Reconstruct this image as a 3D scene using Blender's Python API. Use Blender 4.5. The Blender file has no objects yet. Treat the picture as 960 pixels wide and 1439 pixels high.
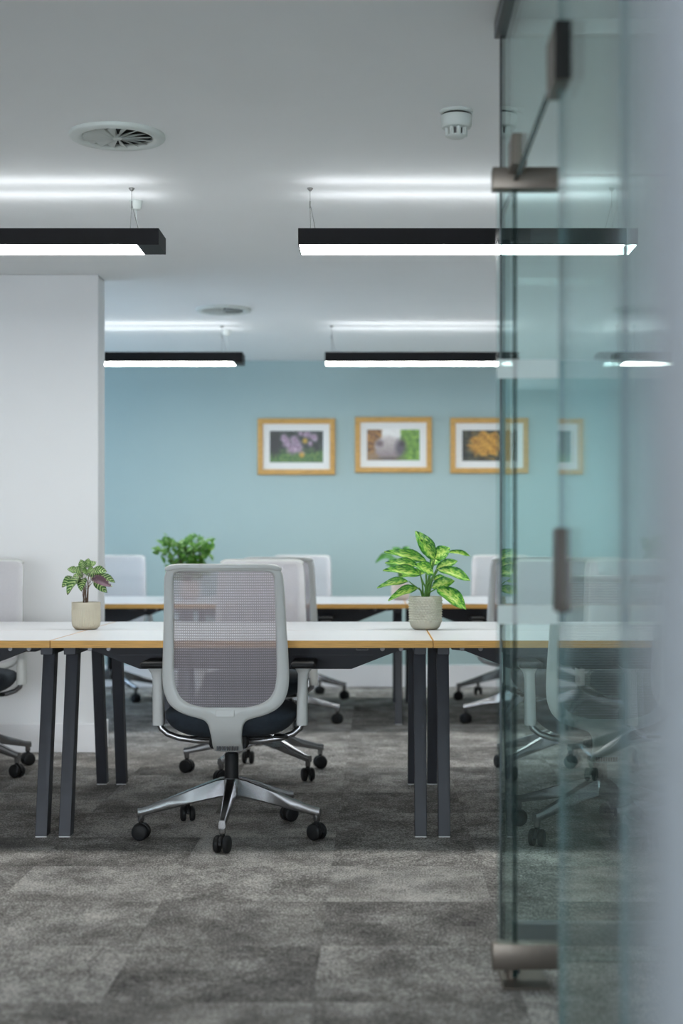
import bpy, bmesh, math, random
from mathutils import Vector, Matrix, noise

random.seed(7)
SC = bpy.context.scene
COL = SC.collection
PI = math.pi
R = math.radians

# ------------------------------------------------------------------ camera, world, exposure
H = 1.074            # eye height
F = 2100.0           # focal length in pixels of the 960 x 1439 frame
VX, VY = 529.0, 768.0
cam_d = bpy.data.cameras.new('camera')
cam = bpy.data.objects.new('camera', cam_d)
COL.objects.link(cam)
cam.location = (0, 0, H)
cam.rotation_euler = (PI / 2, 0, 0)
cam_d.sensor_fit = 'VERTICAL'
cam_d.sensor_height = 36.0
cam_d.sensor_width = 24.0
cam_d.lens = F / 1439.0 * 36.0
cam_d.shift_x = -(VX - 480.0) / 1439.0
cam_d.shift_y = (VY - 719.5) / 1439.0
cam_d.clip_start = 0.05
cam_d.clip_end = 60
cam_d.dof.use_dof = True
cam_d.dof.focus_distance = 5.6
cam_d.dof.aperture_fstop = 2.0
SC.camera = cam

W = bpy.data.worlds.new('world')
SC.world = W
W.use_nodes = True
bgn = W.node_tree.nodes['Background']
bgn.inputs[0].default_value = (0.58, 0.77, 1.0, 1)
bgn.inputs[1].default_value = 5.0

SC.view_settings.view_transform = 'Standard'
SC.view_settings.look = 'None'
SC.view_settings.gamma = 1
SC.view_settings.use_curve_mapping = False
SC.view_settings.exposure = 0.17

LAMP_DOWN = 26.0      # radiance of the lamp diffusers
LAMP_UP = 0.5         # watts of each uplight slot

def area_light(name, loc, rot, sx, sy, watts, color, spread=180, parent=None):
    l = bpy.data.lights.new(name, 'AREA')
    l.shape = 'RECTANGLE'
    l.size, l.size_y = sx, sy
    l.energy = watts
    l.color = color
    l.spread = R(spread)
    o = bpy.data.objects.new(name, l)
    COL.objects.link(o)
    o.location = loc
    o.rotation_euler = rot
    if parent: o.parent = parent
    return o

# area light added to brighten camera-facing sides; assumed daylight from an unseen rear window
area_light('assumed_daylight_fill', (-1.75, -5.95, 1.28), (R(90), 0, 0), 5.2, 2.1, 250, (1.0, 1.0, 0.975))

# ------------------------------------------------------------------ helpers
def P(px, py, d):
    return Vector(((px - VX) * d / F, d, H - (py - VY) * d / F))

def s2l(c):
    c = c / 255.0
    return c / 12.92 if c <= 0.04045 else ((c + 0.055) / 1.055) ** 2.4

def rgb(r, g, b):
    return (s2l(r), s2l(g), s2l(b), 1.0)

class NT:
    def __init__(s, name):
        s.m = bpy.data.materials.new(name)
        s.m.use_nodes = True
        s.t = s.m.node_tree
        s.b = s.t.nodes.get('Principled BSDF')
        s.out = s.t.nodes.get('Material Output')
    def n(s, typ, **kw):
        nd = s.t.nodes.new(typ)
        for k, v in kw.items():
            setattr(nd, k, v)
        return nd
    def l(s, a, b):
        s.t.links.new(a, b)
    def noise(s, scale, detail=3, coord='Object', stretch=(1, 1, 1), rough=0.55):
        tc = s.n('ShaderNodeTexCoord')
        mp = s.n('ShaderNodeMapping')
        mp.inputs['Scale'].default_value = stretch
        nz = s.n('ShaderNodeTexNoise')
        nz.inputs['Scale'].default_value = scale
        nz.inputs['Detail'].default_value = detail
        nz.inputs['Roughness'].default_value = rough
        s.l(tc.outputs[coord], mp.inputs[0])
        s.l(mp.outputs[0], nz.inputs['Vector'])
        return nz.outputs['Fac']
    def ramp(s, fac, stops):
        r = s.n('ShaderNodeValToRGB')
        el = r.color_ramp.elements
        while len(el) < len(stops): el.new(0.5)
        for e, (p, c) in zip(el, stops):
            e.position = p
            e.color = c
        s.l(fac, r.inputs[0])
        return r.outputs[0]
    def math(s, op, a, b=None, c=None, clamp=False):
        m = s.n('ShaderNodeMath', operation=op, use_clamp=clamp)
        for i, v in enumerate((a, b, c)):
            if v is None: continue
            if isinstance(v, (int, float)): m.inputs[i].default_value = v
            else: s.l(v, m.inputs[i])
        return m.outputs[0]
    def mix(s, fac, a, b):
        m = s.n('ShaderNodeMix', data_type='RGBA')
        for i, v in ((0, fac), (6, a), (7, b)):
            if isinstance(v, (int, float)): m.inputs[i].default_value = v
            elif isinstance(v, tuple): m.inputs[i].default_value = v
            else: s.l(v, m.inputs[i])
        return m.outputs[2]
    def bump(s, h, strength=0.2, dist=0.002):
        b = s.n('ShaderNodeBump')
        b.inputs['Strength'].default_value = strength
        b.inputs['Distance'].default_value = dist
        s.l(h, b.inputs['Height'])
        s.l(b.outputs[0], s.b.inputs['Normal'])

def pbr(name, c, rough=0.5, metal=0.0, var=0.08, scale=9.0, bump=0.0, stretch=(1, 1, 1), spec=0.5, coord='Object', bscale=None):
    t = NT(name)
    f = t.noise(scale, 3, coord, stretch)
    lo = tuple(x * (1 - var) for x in c[:3]) + (1,)
    hi = tuple(min(1, x * (1 + var)) for x in c[:3]) + (1,)
    t.l(t.ramp(f, [(0.3, lo), (0.7, hi)]), t.b.inputs['Base Color'])
    t.b.inputs['Roughness'].default_value = rough
    t.b.inputs['Metallic'].default_value = metal
    t.b.inputs['Specular IOR Level'].default_value = spec
    if bump:
        t.bump(t.noise(bscale or scale * 20, 2, coord, stretch), bump)
    return t.m

M = {}
M['wall_white'] = pbr('wall_white', rgb(234, 235, 236), 0.75, var=0.01, scale=2, bump=0.08, bscale=90)
M['ceiling_white'] = pbr('ceiling_white', rgb(238, 241, 241), 0.85, var=0.015, scale=1.5, bump=0.06, bscale=70)
M['wall_teal'] = pbr('wall_teal', rgb(170, 192, 192), 0.7, var=0.015, scale=2, bump=0.08, bscale=90)
M['jamb_grey'] = pbr('jamb_grey', rgb(118, 124, 129), 0.6, var=0.01, scale=2)
M['trim_white'] = pbr('trim_white', rgb(232, 232, 234), 0.45, var=0.01)
M['desk_white'] = pbr('desk_white', rgb(192, 193, 196), 0.32, var=0.012, scale=3)
M['desk_edge'] = pbr('desk_edge', rgb(216, 164, 84), 0.55, var=0.18, scale=6, stretch=(2, 2, 60))
M['desk_metal'] = pbr('desk_metal', rgb(60, 62, 68), 0.55, 0.1, var=0.05)
M['tray_metal'] = pbr('tray_metal', rgb(42, 44, 50), 0.55, 0.1, var=0.06)
M['screw'] = pbr('screw', rgb(104, 104, 106), 0.4, 0.8)
M['chair_grey'] = pbr('chair_grey', rgb(196, 198, 196), 0.42, var=0.02, bump=0.03)
M['chair_black'] = pbr('chair_black', rgb(22, 23, 25), 0.55, var=0.1, spec=0.3)
M['seat_fabric'] = pbr('seat_fabric', rgb(36, 45, 54), 0.9, var=0.15, scale=60, bump=0.25, bscale=900)
M['aluminium'] = pbr('aluminium', rgb(160, 160, 162), 0.27, 1.0, var=0.03)
M['tube_metal'] = pbr('tube_metal', rgb(160, 160, 162), 0.33, 1.0, var=0.03)
M['lamp_black'] = pbr('lamp_black', rgb(16, 16, 19), 0.55, 0.0, var=0.06, spec=0.2)
M['wire'] = pbr('wire', rgb(150, 150, 148), 0.35, 0.9)
M['fitting_white'] = pbr('fitting_white', rgb(206, 213, 209), 0.5, var=0.02)
M['vane_grey'] = pbr('vane_grey', rgb(186, 192, 188), 0.5, var=0.02)
M['shade_black'] = pbr('shade_black', rgb(24, 25, 25), 0.9)  # flat black standing in for the shade of hollows and turned-away ends
M['oak_frame'] = pbr('oak_frame', rgb(206, 160, 88), 0.5, var=0.14, scale=7, stretch=(3, 3, 12))
M['mat_board'] = pbr('mat_board', rgb(238, 238, 236), 0.8, var=0.01)
M['satin_steel'] = pbr('satin_steel', rgb(116, 109, 101), 0.42, 0.85, var=0.05, scale=14, stretch=(1, 1, 14))
M['bronze_steel'] = pbr('bronze_steel', rgb(84, 78, 74), 0.5, 0.6, var=0.05)
M['dark_steel'] = pbr('dark_steel', rgb(92, 92, 94), 0.4, 0.8, var=0.05)
M['pot_cream'] = pbr('pot_cream', rgb(194, 186, 166), 0.6, var=0.05, scale=14)
M['pot_stone'] = pbr('pot_stone', rgb(188, 186, 170), 0.7, var=0.05, scale=14)
M['pot_blush'] = pbr('pot_blush', rgb(206, 190, 178), 0.7, var=0.04, scale=14)
M['soil'] = pbr('soil', rgb(48, 38, 30), 0.95, var=0.4, scale=120, bump=0.6)
M['stem_green'] = pbr('stem_green', rgb(84, 130, 52), 0.5, var=0.15, scale=30)
M['stem_brown'] = pbr('stem_brown', rgb(104, 84, 66), 0.7, var=0.2, scale=40)

def emission(name, c, k):
    t = NT(name)
    t.b.inputs['Base Color'].default_value = (0.8, 0.8, 0.8, 1)
    t.b.inputs['Emission Color'].default_value = c
    t.b.inputs['Emission Strength'].default_value = k
    return t.m
M['lamp_glow'] = emission('lamp_glow', (0.98, 1.0, 0.98, 1), LAMP_DOWN)
M['lamp_slot'] = emission('lamp_slot', (0.93, 0.94, 1.0, 1), 0.3)

def glass(name, tint, f0=0.042, rough=0.0):
    """pane glass: tinted see-through mixed with mirror reflection by Schlick's law, the same from both sides"""
    t = NT(name)
    t.t.nodes.remove(t.b)
    g = t.n('ShaderNodeNewGeometry')
    d = t.n('ShaderNodeVectorMath', operation='DOT_PRODUCT')
    t.l(g.outputs['Incoming'], d.inputs[0]); t.l(g.outputs['True Normal'], d.inputs[1])
    c = t.math('ABSOLUTE', d.outputs['Value'])
    k = t.math('POWER', t.math('SUBTRACT', 1.0, c), 5.0)
    fr = t.math('MULTIPLY_ADD', k, 0.6, f0, clamp=True)
    tr = t.n('ShaderNodeBsdfTransparent'); tr.inputs[0].default_value = tint
    gl = t.n('ShaderNodeBsdfGlossy'); gl.inputs['Roughness'].default_value = rough
    gl.inputs[0].default_value = (0.9, 0.97, 0.96, 1)
    mx = t.n('ShaderNodeMixShader')
    t.l(fr, mx.inputs[0]); t.l(tr.outputs[0], mx.inputs[1]); t.l(gl.outputs[0], mx.inputs[2])
    t.l(mx.outputs[0], t.out.inputs[0])
    return t.m
M['glass'] = glass('glass', (0.915, 0.973, 0.970, 1))
M['window_glass'] = glass('window_glass', (0.97, 0.985, 0.99, 1))
M['glass_edge'] = pbr('glass_edge', rgb(4, 34, 33), 0.25, var=0.15, scale=3)
M['lit_glass_edge'] = pbr('lit_glass_edge', rgb(100, 124, 126), 0.2, var=0.1, scale=3)  # paler copy of the pane edge; light carried through the glass put in colour
def frost():
    t = NT('frosted_film')
    f = t.noise(300, 2)
    t.l(t.ramp(f, [(0.3, rgb(234, 242, 241)), (0.7, rgb(242, 248, 247))]), t.b.inputs['Base Color'])
    t.b.inputs['Roughness'].default_value = 0.6
    tr = t.n('ShaderNodeBsdfTransparent'); tr.inputs[0].default_value = (0.92, 0.97, 0.97, 1)
    tl = t.n('ShaderNodeBsdfTranslucent'); tl.inputs[0].default_value = (0.92, 0.98, 0.98, 1)
    m1 = t.n('ShaderNodeMixShader'); m1.inputs[0].default_value = 0.5
    t.l(t.b.outputs[0], m1.inputs[1]); t.l(tl.outputs[0], m1.inputs[2])
    m2 = t.n('ShaderNodeMixShader'); m2.inputs[0].default_value = 0.72
    t.l(tr.outputs[0], m2.inputs[1]); t.l(m1.outputs[0], m2.inputs[2])
    t.l(m2.outputs[0], t.out.inputs[0])
    return t.m
M['frost'] = frost()

def carpet():
    t = NT('carpet')
    oi = t.n('ShaderNodeObjectInfo')
    tc = t.n('ShaderNodeTexCoord')
    off = t.n('ShaderNodeVectorMath', operation='SCALE')
    cmb = t.n('ShaderNodeCombineXYZ')
    for i, k in enumerate((37.0, 71.0, 19.0)):
        t.l(t.math('MULTIPLY', oi.outputs['Random'], k), cmb.inputs[i])
    def layer(scale, stretch, detail=4, rough=0.6):
        ad = t.n('ShaderNodeVectorMath', operation='ADD')
        t.l(tc.outputs['Object'], ad.inputs[0]); t.l(cmb.outputs[0], ad.inputs[1])
        mp = t.n('ShaderNodeMapping'); mp.inputs['Scale'].default_value = stretch
        nz = t.n('ShaderNodeTexNoise')
        nz.inputs['Scale'].default_value = scale; nz.inputs['Detail'].default_value = detail
        nz.inputs['Roughness'].default_value = rough
        t.l(ad.outputs[0], mp.inputs[0]); t.l(mp.outputs[0], nz.inputs['Vector'])
        return nz.outputs['Fac']
    big = layer(5.5, (1.0, 0.8, 1), 3)
    streak = layer(30.0, (1.0, 0.8, 1), 5, 0.7)
    fib = layer(170.0, (1.0, 0.7, 1), 3)
    a = t.math('MULTIPLY_ADD', t.math('SUBTRACT', big, 0.5), 1.15, 0.5)
    a = t.math('ADD', a, t.math('MULTIPLY', t.math('SUBTRACT', streak, 0.5), 0.55))
    a = t.math('ADD', a, t.math('MULTIPLY', t.math('SUBTRACT', fib, 0.5), 1.9))
    a = t.math('ADD', a, t.math('MULTIPLY', t.math('SUBTRACT', oi.outputs['Random'], 0.5), 0.22), clamp=True)
    col = t.ramp(a, [(0.05, rgb(80, 77, 75)), (0.5, rgb(136, 132, 128)), (0.95, rgb(210, 205, 199))])
    t.l(col, t.b.inputs['Base Color'])
    t.b.inputs['Roughness'].default_value = 1.0
    t.b.inputs['Specular IOR Level'].default_value = 0.1
    t.bump(fib, 0.6, 0.004)
    return t.m
M['carpet'] = carpet()

def woven(name, lo, hi, trans, a_min, a_gain, rows):
    """open woven mesh of the backrest: rows of yarn with gaps between; the face is white, the back sheet greyed to carry its shade"""
    t = NT(name)
    f = t.noise(140, 2)
    t.l(t.ramp(f, [(0.3, lo), (0.7, hi)]), t.b.inputs['Base Color'])
    t.b.inputs['Roughness'].default_value = 0.8
    t.b.inputs['Specular IOR Level'].default_value = 0.2
    tl = t.n('ShaderNodeBsdfTranslucent'); tl.inputs[0].default_value = trans
    m1 = t.n('ShaderNodeMixShader'); m1.inputs[0].default_value = 0.25
    t.l(t.b.outputs[0], m1.inputs[1]); t.l(tl.outputs[0], m1.inputs[2])
    tr = t.n('ShaderNodeBsdfTransparent')
    m2 = t.n('ShaderNodeMixShader'); m2.inputs[0].default_value = a_min
    if rows:
        uv = t.n('ShaderNodeUVMap')
        sp = t.n('ShaderNodeSeparateXYZ')
        t.l(uv.outputs[0], sp.inputs[0])
        ru = t.math('PINGPONG', t.math('MULTIPLY', sp.outputs[0], 1 / 0.0075), 0.5)
        rv = t.math('PINGPONG', t.math('MULTIPLY', sp.outputs[1], 1 / 0.0095), 0.5)
        solid = t.math('MAXIMUM', t.math('GREATER_THAN', rv, 0.2), t.math('GREATER_THAN', ru, 0.34))
        t.l(t.math('MULTIPLY_ADD', solid, a_gain, a_min), m2.inputs[0])
    t.l(tr.outputs[0], m2.inputs[1]); t.l(m1.outputs[0], m2.inputs[2])
    t.l(m2.outputs[0], t.out.inputs[0])
    return t.m
M['mesh_face'] = woven('mesh_face', rgb(240, 239, 244), rgb(248, 247, 252), rgb(232, 222, 228), .50, 0, False)
M['mesh_back_shaded'] = woven('mesh_back_shaded', rgb(98, 94, 102), rgb(114, 110, 118), rgb(150, 134, 140), .18, .38, True)  # darker copy of the mesh; shade on its back put into the colour

def leaf_mat(name, kind):
    t = NT(name)
    uv = t.n('ShaderNodeUVMap')
    sp = t.n('ShaderNodeSeparateXYZ')
    t.l(uv.outputs[0], sp.inputs[0])
    u, v = sp.outputs[0], sp.outputs[1]
    av = t.math('ABSOLUTE', t.math('SUBTRACT', v, 0.5))          # 0 midrib .. 0.5 margin
    if kind == 'variegated':
        nz = t.noise(7, 5, stretch=(1, 1.6, 1))
        k = t.math('ADD', t.math('MULTIPLY', av, 1.5), t.math('MULTIPLY', t.math('SUBTRACT', nz, 0.48), 2.4), clamp=True)
        c = t.ramp(k, [(0.08, rgb(200, 218, 118)), (0.34, rgb(140, 190, 76)), (0.55, rgb(78, 148, 52)), (0.8, rgb(34, 96, 40))])
    elif kind == 'striped':
        w = t.math('PINGPONG', t.math('ADD', t.math('MULTIPLY', u, 6.0), t.math('MULTIPLY', av, -3.0)), 0.5)
        k = t.math('ADD', w, t.math('MULTIPLY', av, 0.25))
        c = t.ramp(k, [(0.06, rgb(206, 222, 160)), (0.22, rgb(120, 162, 84)), (0.42, rgb(54, 94, 48))])
    elif kind == 'underside':
        c = t.ramp(t.noise(60, 3), [(0.3, rgb(96, 66, 84)), (0.7, rgb(140, 112, 122))])
    elif kind == 'dark':
        c = t.ramp(t.noise(40, 3), [(0.3, rgb(42, 104, 44)), (0.7, rgb(100, 164, 74))])
    else:
        c = t.ramp(t.noise(45, 3), [(0.3, rgb(42, 92, 34)), (0.55, rgb(88, 140, 52)), (0.75, rgb(150, 188, 92))])
    t.l(c, t.b.inputs['Base Color'])
    t.b.inputs['Roughness'].default_value = 0.38
    t.b.inputs['Subsurface Weight'].default_value = 0.0
    tl = t.n('ShaderNodeBsdfTranslucent')
    t.l(c, tl.inputs[0])
    mx = t.n('ShaderNodeMixShader'); mx.inputs[0].default_value = 0.3
    t.l(t.b.outputs[0], mx.inputs[1]); t.l(tl.outputs[0], mx.inputs[2])
    t.l(mx.outputs[0], t.out.inputs[0])
    return t.m
for k in ('variegated', 'striped', 'underside', 'dark', 'bushy'):
    M['leaf_' + k] = leaf_mat('leaf_' + k, k)

def print_mat():
    t = NT('picture_print')
    a = t.n('ShaderNodeVertexColor'); a.layer_name = 'ink'
    t.l(a.outputs[0], t.b.inputs['Base Color'])
    t.b.inputs['Roughness'].default_value = 0.35
    return t.m
M['print'] = print_mat()

# --- mesh helpers
def box(bm, x0, x1, y0, y1, z0, z1, bev=0.0, seg=1, mi=0):
    t = bmesh.new()
    bmesh.ops.create_cube(t, size=1)
    for v in t.verts:
        v.co = Vector(((x0 + x1) / 2 + v.co.x * (x1 - x0), (y0 + y1) / 2 + v.co.y * (y1 - y0), (z0 + z1) / 2 + v.co.z * (z1 - z0)))
    if bev:
        bmesh.ops.bevel(t, geom=list(t.edges), offset=bev, segments=seg, affect='EDGES', profile=0.5)
    merge(bm, t, mi)

def merge(bm, t, mi=0, mat=None):
    vs = {v: bm.verts.new(mat @ v.co if mat else v.co) for v in t.verts}
    for f in t.faces:
        try:
            nf = bm.faces.new([vs[v] for v in f.verts])
            nf.material_index = mi if mi else f.material_index
            nf.smooth = f.smooth
        except ValueError:
            pass
    t.free()

def tube(bm, pts, r, n=10, caps=True, flat=None):
    pts = [Vector(p) for p in pts]
    rr = r if isinstance(r, (list, tuple)) else [r] * len(pts)
    rings = []
    prev = None
    for i, p in enumerate(pts):
        tg = (pts[min(i + 1, len(pts) - 1)] - pts[max(i - 1, 0)]).normalized()
        if prev is None:
            a = Vector((0, 0, 1)) if abs(tg.z) < 0.9 else Vector((1, 0, 0))
            u = tg.cross(a).normalized()
        else:
            u = (prev - tg * prev.dot(tg)).normalized()
        prev = u
        w = tg.cross(u)
        rings.append([bm.verts.new(p + (u * math.cos(2 * PI * k / n) + w * math.sin(2 * PI * k / n)) * rr[i]) for k in range(n)])
    for a, b in zip(rings, rings[1:]):
        for k in range(n):
            f = bm.faces.new((a[k], a[(k + 1) % n], b[(k + 1) % n], b[k])); f.smooth = True
    if caps:
        bm.faces.new(rings[0][::-1]); bm.faces.new(rings[-1])

def lathe(bm, prof, n=40, c=(0, 0), disp=None):
    rings = []
    for j, (r, z) in enumerate(prof):
        if r < 1e-6:
            rings.append([bm.verts.new((c[0], c[1], z))])
            continue
        ring = []
        for k in range(n):
            a = 2 * PI * k / n
            q = r + (disp(a, z, r) if disp else 0)
            ring.append(bm.verts.new((c[0] + q * math.cos(a), c[1] + q * math.sin(a), z)))
        rings.append(ring)
    for a, b in zip(rings, rings[1:]):
        for k in range(n):
            k2 = (k + 1) % n
            if len(a) == 1 and len(b) == 1: continue
            if len(a) == 1: f = bm.faces.new((a[0], b[k2], b[k]))
            elif len(b) == 1: f = bm.faces.new((a[k], a[k2], b[0]))
            else: f = bm.faces.new((a[k], a[k2], b[k2], b[k]))
            f.smooth = True
    bmesh.ops.recalc_face_normals(bm, faces=bm.faces)

def prism(bm, poly, y0, y1, bev=0.0):
    """polygon in x-z extruded along y"""
    t = bmesh.new()
    a = [t.verts.new((x, y0, z)) for x, z in poly]
    b = [t.verts.new((x, y1, z)) for x, z in poly]
    n = len(poly)
    t.faces.new(a); t.faces.new(b[::-1])
    for i in range(n):
        t.faces.new((a[i], b[i], b[(i + 1) % n], a[(i + 1) % n]))
    bmesh.ops.recalc_face_normals(t, faces=t.faces)
    if bev:
        bmesh.ops.bevel(t, geom=list(t.edges), offset=bev, segments=2, affect='EDGES', profile=0.5)
    merge(bm, t)

def mesh(name, bm, mats, angle=40):
    me = bpy.data.meshes.new(name)
    bmesh.ops.recalc_face_normals(bm, faces=bm.faces)
    bm.to_mesh(me); bm.free()
    for m in (mats if isinstance(mats, (list, tuple)) else [mats]):
        me.materials.append(M[m])
    me.shade_smooth()
    try: me.set_sharp_from_angle(angle=R(angle))
    except Exception: pass
    return me

def put(name, me, parent=None, loc=(0, 0, 0), rot=(0, 0, 0)):
    o = bpy.data.objects.new(name, me)
    COL.objects.link(o)
    o.location = loc; o.rotation_euler = rot
    if parent: o.parent = parent
    return o

def obj(name, bm, mats, parent=None, angle=40):
    return put(name, mesh(name, bm, mats, angle), parent)

def boxo(name, mats, x0, x1, y0, y1, z0, z1, parent=None, bev=0.0, seg=1):
    bm = bmesh.new(); box(bm, x0, x1, y0, y1, z0, z1, bev, seg)
    return obj(name, bm, mats, parent)

def thing(name, label, cat, loc=(0, 0, 0), rz=0, group=None):
    o = bpy.data.objects.new(name, None)
    COL.objects.link(o)
    o.empty_display_size = 0.1
    o.location = loc; o.rotation_euler = (0, 0, rz)
    o['label'] = label; o['category'] = cat
    if group: o['group'] = group
    return o

def struct(o, label, cat):
    o['kind'] = 'structure'; o['label'] = label; o['category'] = cat
    return o

# ------------------------------------------------------------------ room shell
HC = 2.494           # ceiling height
DB = 11.42           # far wall
XL, XR, YF = -4.6, 3.4, -6.1

struct(boxo('floor', 'carpet', XL - .1, XR + .1, YF - .1, DB + .1, -.12, -.005), 'grey mottled carpet tile floor of the open office', 'floor')
floor = bpy.data.objects['floor']
tb = bmesh.new()
box(tb, -.2498, .2498, -.2498, .2498, -.005, 0, .0006)
tile_me = mesh('carpet_tile', tb, 'carpet')
for i in range(-7, 7):
    for j in range(17):
        x, y = -.15 + .5 * i + .25, 3.02 + .5 * j + .25
        if x + .3 < -(VX + 60) / F * (y + .25) or x - .3 > (1000 - VX) / F * (y + .25): continue
        if y + .25 > DB - .02: continue
        put('carpet_tile', tile_me, floor, (x, y, 0))
struct(boxo('ceiling', 'ceiling_white', XL - .1, XR + .1, YF - .1, DB + .1, HC, HC + .1), 'smooth white plaster ceiling', 'ceiling')
struct(boxo('wall_back', 'wall_teal', XL - .1, XR + .1, DB, DB + .1, 0, HC), 'pale teal painted far wall carrying the framed photographs', 'wall')
struct(boxo('baseboard_back', 'trim_white', XL, XR, DB - .018, DB, 0, .17, bev=.003), 'tall white skirting along the teal far wall', 'baseboard')
NX, NY0, NY1 = -1.452, 7.80, 7.99
struct(boxo('wall_left', 'wall_white', XL, NX, NY0, NY1, 0, HC, bev=.006, seg=2), 'white wall pier on the left ending before the teal wall', 'wall')
bm = bmesh.new()
box(bm, XL, NX + .016, NY0 - .016, NY0, 0, .15, .003)
box(bm, NX, NX + .016, NY0 + .0001, NY1 + .016, 0, .15, .003)
struct(obj('baseboard_left', bm, 'trim_white'), 'white skirting round the foot of the white wall pier', 'baseboard')
# outer walls, not in view: left side with an assumed window, right side, behind the camera with another
w = thing('wall_outer', 'white outer wall with an assumed window left of the frame', 'wall'); w['kind'] = 'structure'
wy0, wy1, wz0, wz1 = 8.25, 11.1, .75, 2.3
boxo('wall_panel', 'wall_white', XL - .15, XL, YF, wy0, 0, HC, w)
boxo('wall_panel', 'wall_white', XL - .15, XL, wy1, DB, 0, HC, w)
boxo('wall_panel', 'wall_white', XL - .15, XL, wy0, wy1, 0, wz0, w)
boxo('wall_panel', 'wall_white', XL - .15, XL, wy0, wy1, wz1, HC, w)
wn = thing('assumed_window_1', 'wide assumed window in the outer wall, out of view', 'window'); wn['kind'] = 'structure'  # assumed opening, out of view, added to let in bluish light from the left
bm = bmesh.new()
for y in (wy0, (wy0 + wy1) / 2 - .025, wy1 - .05):
    box(bm, XL - .11, XL - .05, y, y + .05, wz0, wz1)
for z in (wz0, wz1 - .05):
    box(bm, XL - .11, XL - .05, wy0, wy1, z, z + .05)
obj('window_frame', bm, 'trim_white', wn)
boxo('pane', 'window_glass', XL - .085, XL - .079, wy0 + .05, wy1 - .05, wz0 + .05, wz1 - .05, wn)
struct(boxo('wall_right', 'wall_white', XR, XR + .1, YF, DB, 0, HC), 'white wall at the far right', 'wall')
w = thing('wall_front', 'white wall with a big assumed window behind the photographer', 'wall'); w['kind'] = 'structure'
fx0, fx1, fz0, fz1 = -4.4, .9, .2, 2.36
boxo('wall_panel', 'wall_white', XL, fx0, YF - .1, YF, 0, HC, w)
boxo('wall_panel', 'wall_white', fx1, XR, YF - .1, YF, 0, HC, w)
boxo('wall_panel', 'wall_white', fx0, fx1, YF - .1, YF, 0, fz0, w)
boxo('wall_panel', 'wall_white', fx0, fx1, YF - .1, YF, fz1, HC, w)
wn = thing('assumed_window_4', 'big assumed window behind the photographer, out of view', 'window'); wn['kind'] = 'structure'  # assumed opening, out of view, added to go with the low frontal light
bm = bmesh.new()
for x in (fx0, (fx0 + fx1) / 2 - .03, fx1 - .06):
    box(bm, x, x + .06, YF - .08, YF - .02, fz0, fz1)
for z in (fz0, fz1 - .06):
    box(bm, fx0, fx1, YF - .08, YF - .02, z, z + .06)
obj('window_frame', bm, 'trim_white', wn)
boxo('pane', 'window_glass', fx0 + .06, fx1 - .06, YF - .054, YF - .048, fz0 + .06, fz1 - .06, wn)
# the pale door jamb right beside the lens
struct(boxo('trim_1', 'jamb_grey', .079, .62, .42, .46, 0, HC, bev=.004), 'out of focus pale jamb at the right edge of the view', 'jamb')

# ------------------------------------------------------------------ glass room on the right
GX = .335
GT = .012
def pane(name, x0, x1, y0, y1, z0, z1, parent, edge='glass_edge'):
    bm = bmesh.new()
    box(bm, x0, x1, y0, y1, z0, z1)
    thin_x = (x1 - x0) < (y1 - y0)
    bm.normal_update()
    for f in bm.faces:
        n = f.normal
        f.material_index = 0 if (abs(n.x) > .5 if thin_x else abs(n.y) > .5) else 1
    return obj(name, bm, ['glass', edge], parent)

DFAR, DJ1, DJ0 = 4.02, 3.68, 2.74
gl = thing('window_2', 'clear glass partition running toward the camera beside the open door', 'glass partition')
gl['kind'] = 'structure'
pane('side_pane', GX, GX + GT, DJ1, DFAR, .012, 1.966, gl)
pane('transom_pane', GX, GX + GT, DJ0 + .012, DFAR, 1.97, HC - .04, gl)
pane('fixed_pane', GX, GX + GT, 2.0655, DJ0 + .008, .012, HC - .04, gl, 'lit_glass_edge')
pane('fixed_pane', GX, GX + GT, .74, 2.064, .012, HC - .04, gl, 'lit_glass_edge')
boxo('header_channel', 'dark_steel', GX - .016, GX + GT + .016, .72, DFAR + .03, HC - .045, HC - .0005, gl, .002)
bm = bmesh.new()
box(bm, GX - .012, GX + GT + .012, .72, DJ0, 0.0005, .02, .002)
box(bm, GX - .012, GX + GT + .012, DJ1 + .06, DFAR - .02, 0.0005, .02, .002)
obj('floor_channel', bm, 'dark_steel', gl)
# dark silicone joint at the far corner
boxo('corner_joint', 'dark_steel', GX - .003, GX + GT, DFAR + .0005, DFAR + .009, .02, HC - .045, gl)
# patch fittings of the door opening
def patch(x0, x1, y0, y1, z0, z1, name, parent):
    return boxo(name, 'satin_steel', x0, x1, y0, y1, z0, z1, parent, .002)
patch(GX - .012, GX + GT + .012, 3.56, 3.66, 1.985, 2.06, 'transom_patch', gl)
patch(GX - .014, GX + .018, 2.69, 2.82, 1.915, 2.02, 'strike_patch', gl)
boxo('strike_end_shade', 'shade_black', GX - .014, GX + .018, 2.682, 2.6898, 1.915, 2.02, gl, .001)  # added thin plate that paints the shaded end of the patch black
patch(GX - .008, GX + .016, 2.69, 2.77, .955, 1.108, 'lock_keeper', gl).data.materials[0] = M['bronze_steel']

gf = thing('window_3', 'glass front of the meeting room facing the camera behind the open door', 'glass partition')
gf['kind'] = 'structure'
pane('front_pane', GX + GT + .001, 1.70, DFAR + .012, DFAR + .024, .03, HC - .04, gf)
pane('front_pane', 1.703, XR - .002, DFAR + .012, DFAR + .024, .03, HC - .04, gf)
boxo('header_channel', 'fitting_white', GX + GT + .02, XR - .001, DFAR - .005, DFAR + .035, HC - .042, HC - .0005, gf, .002)
boxo('floor_channel', 'tube_metal', GX + GT + .02, XR - .001, DFAR - .005, DFAR + .035, .0005, .06, gf, .002)

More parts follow.
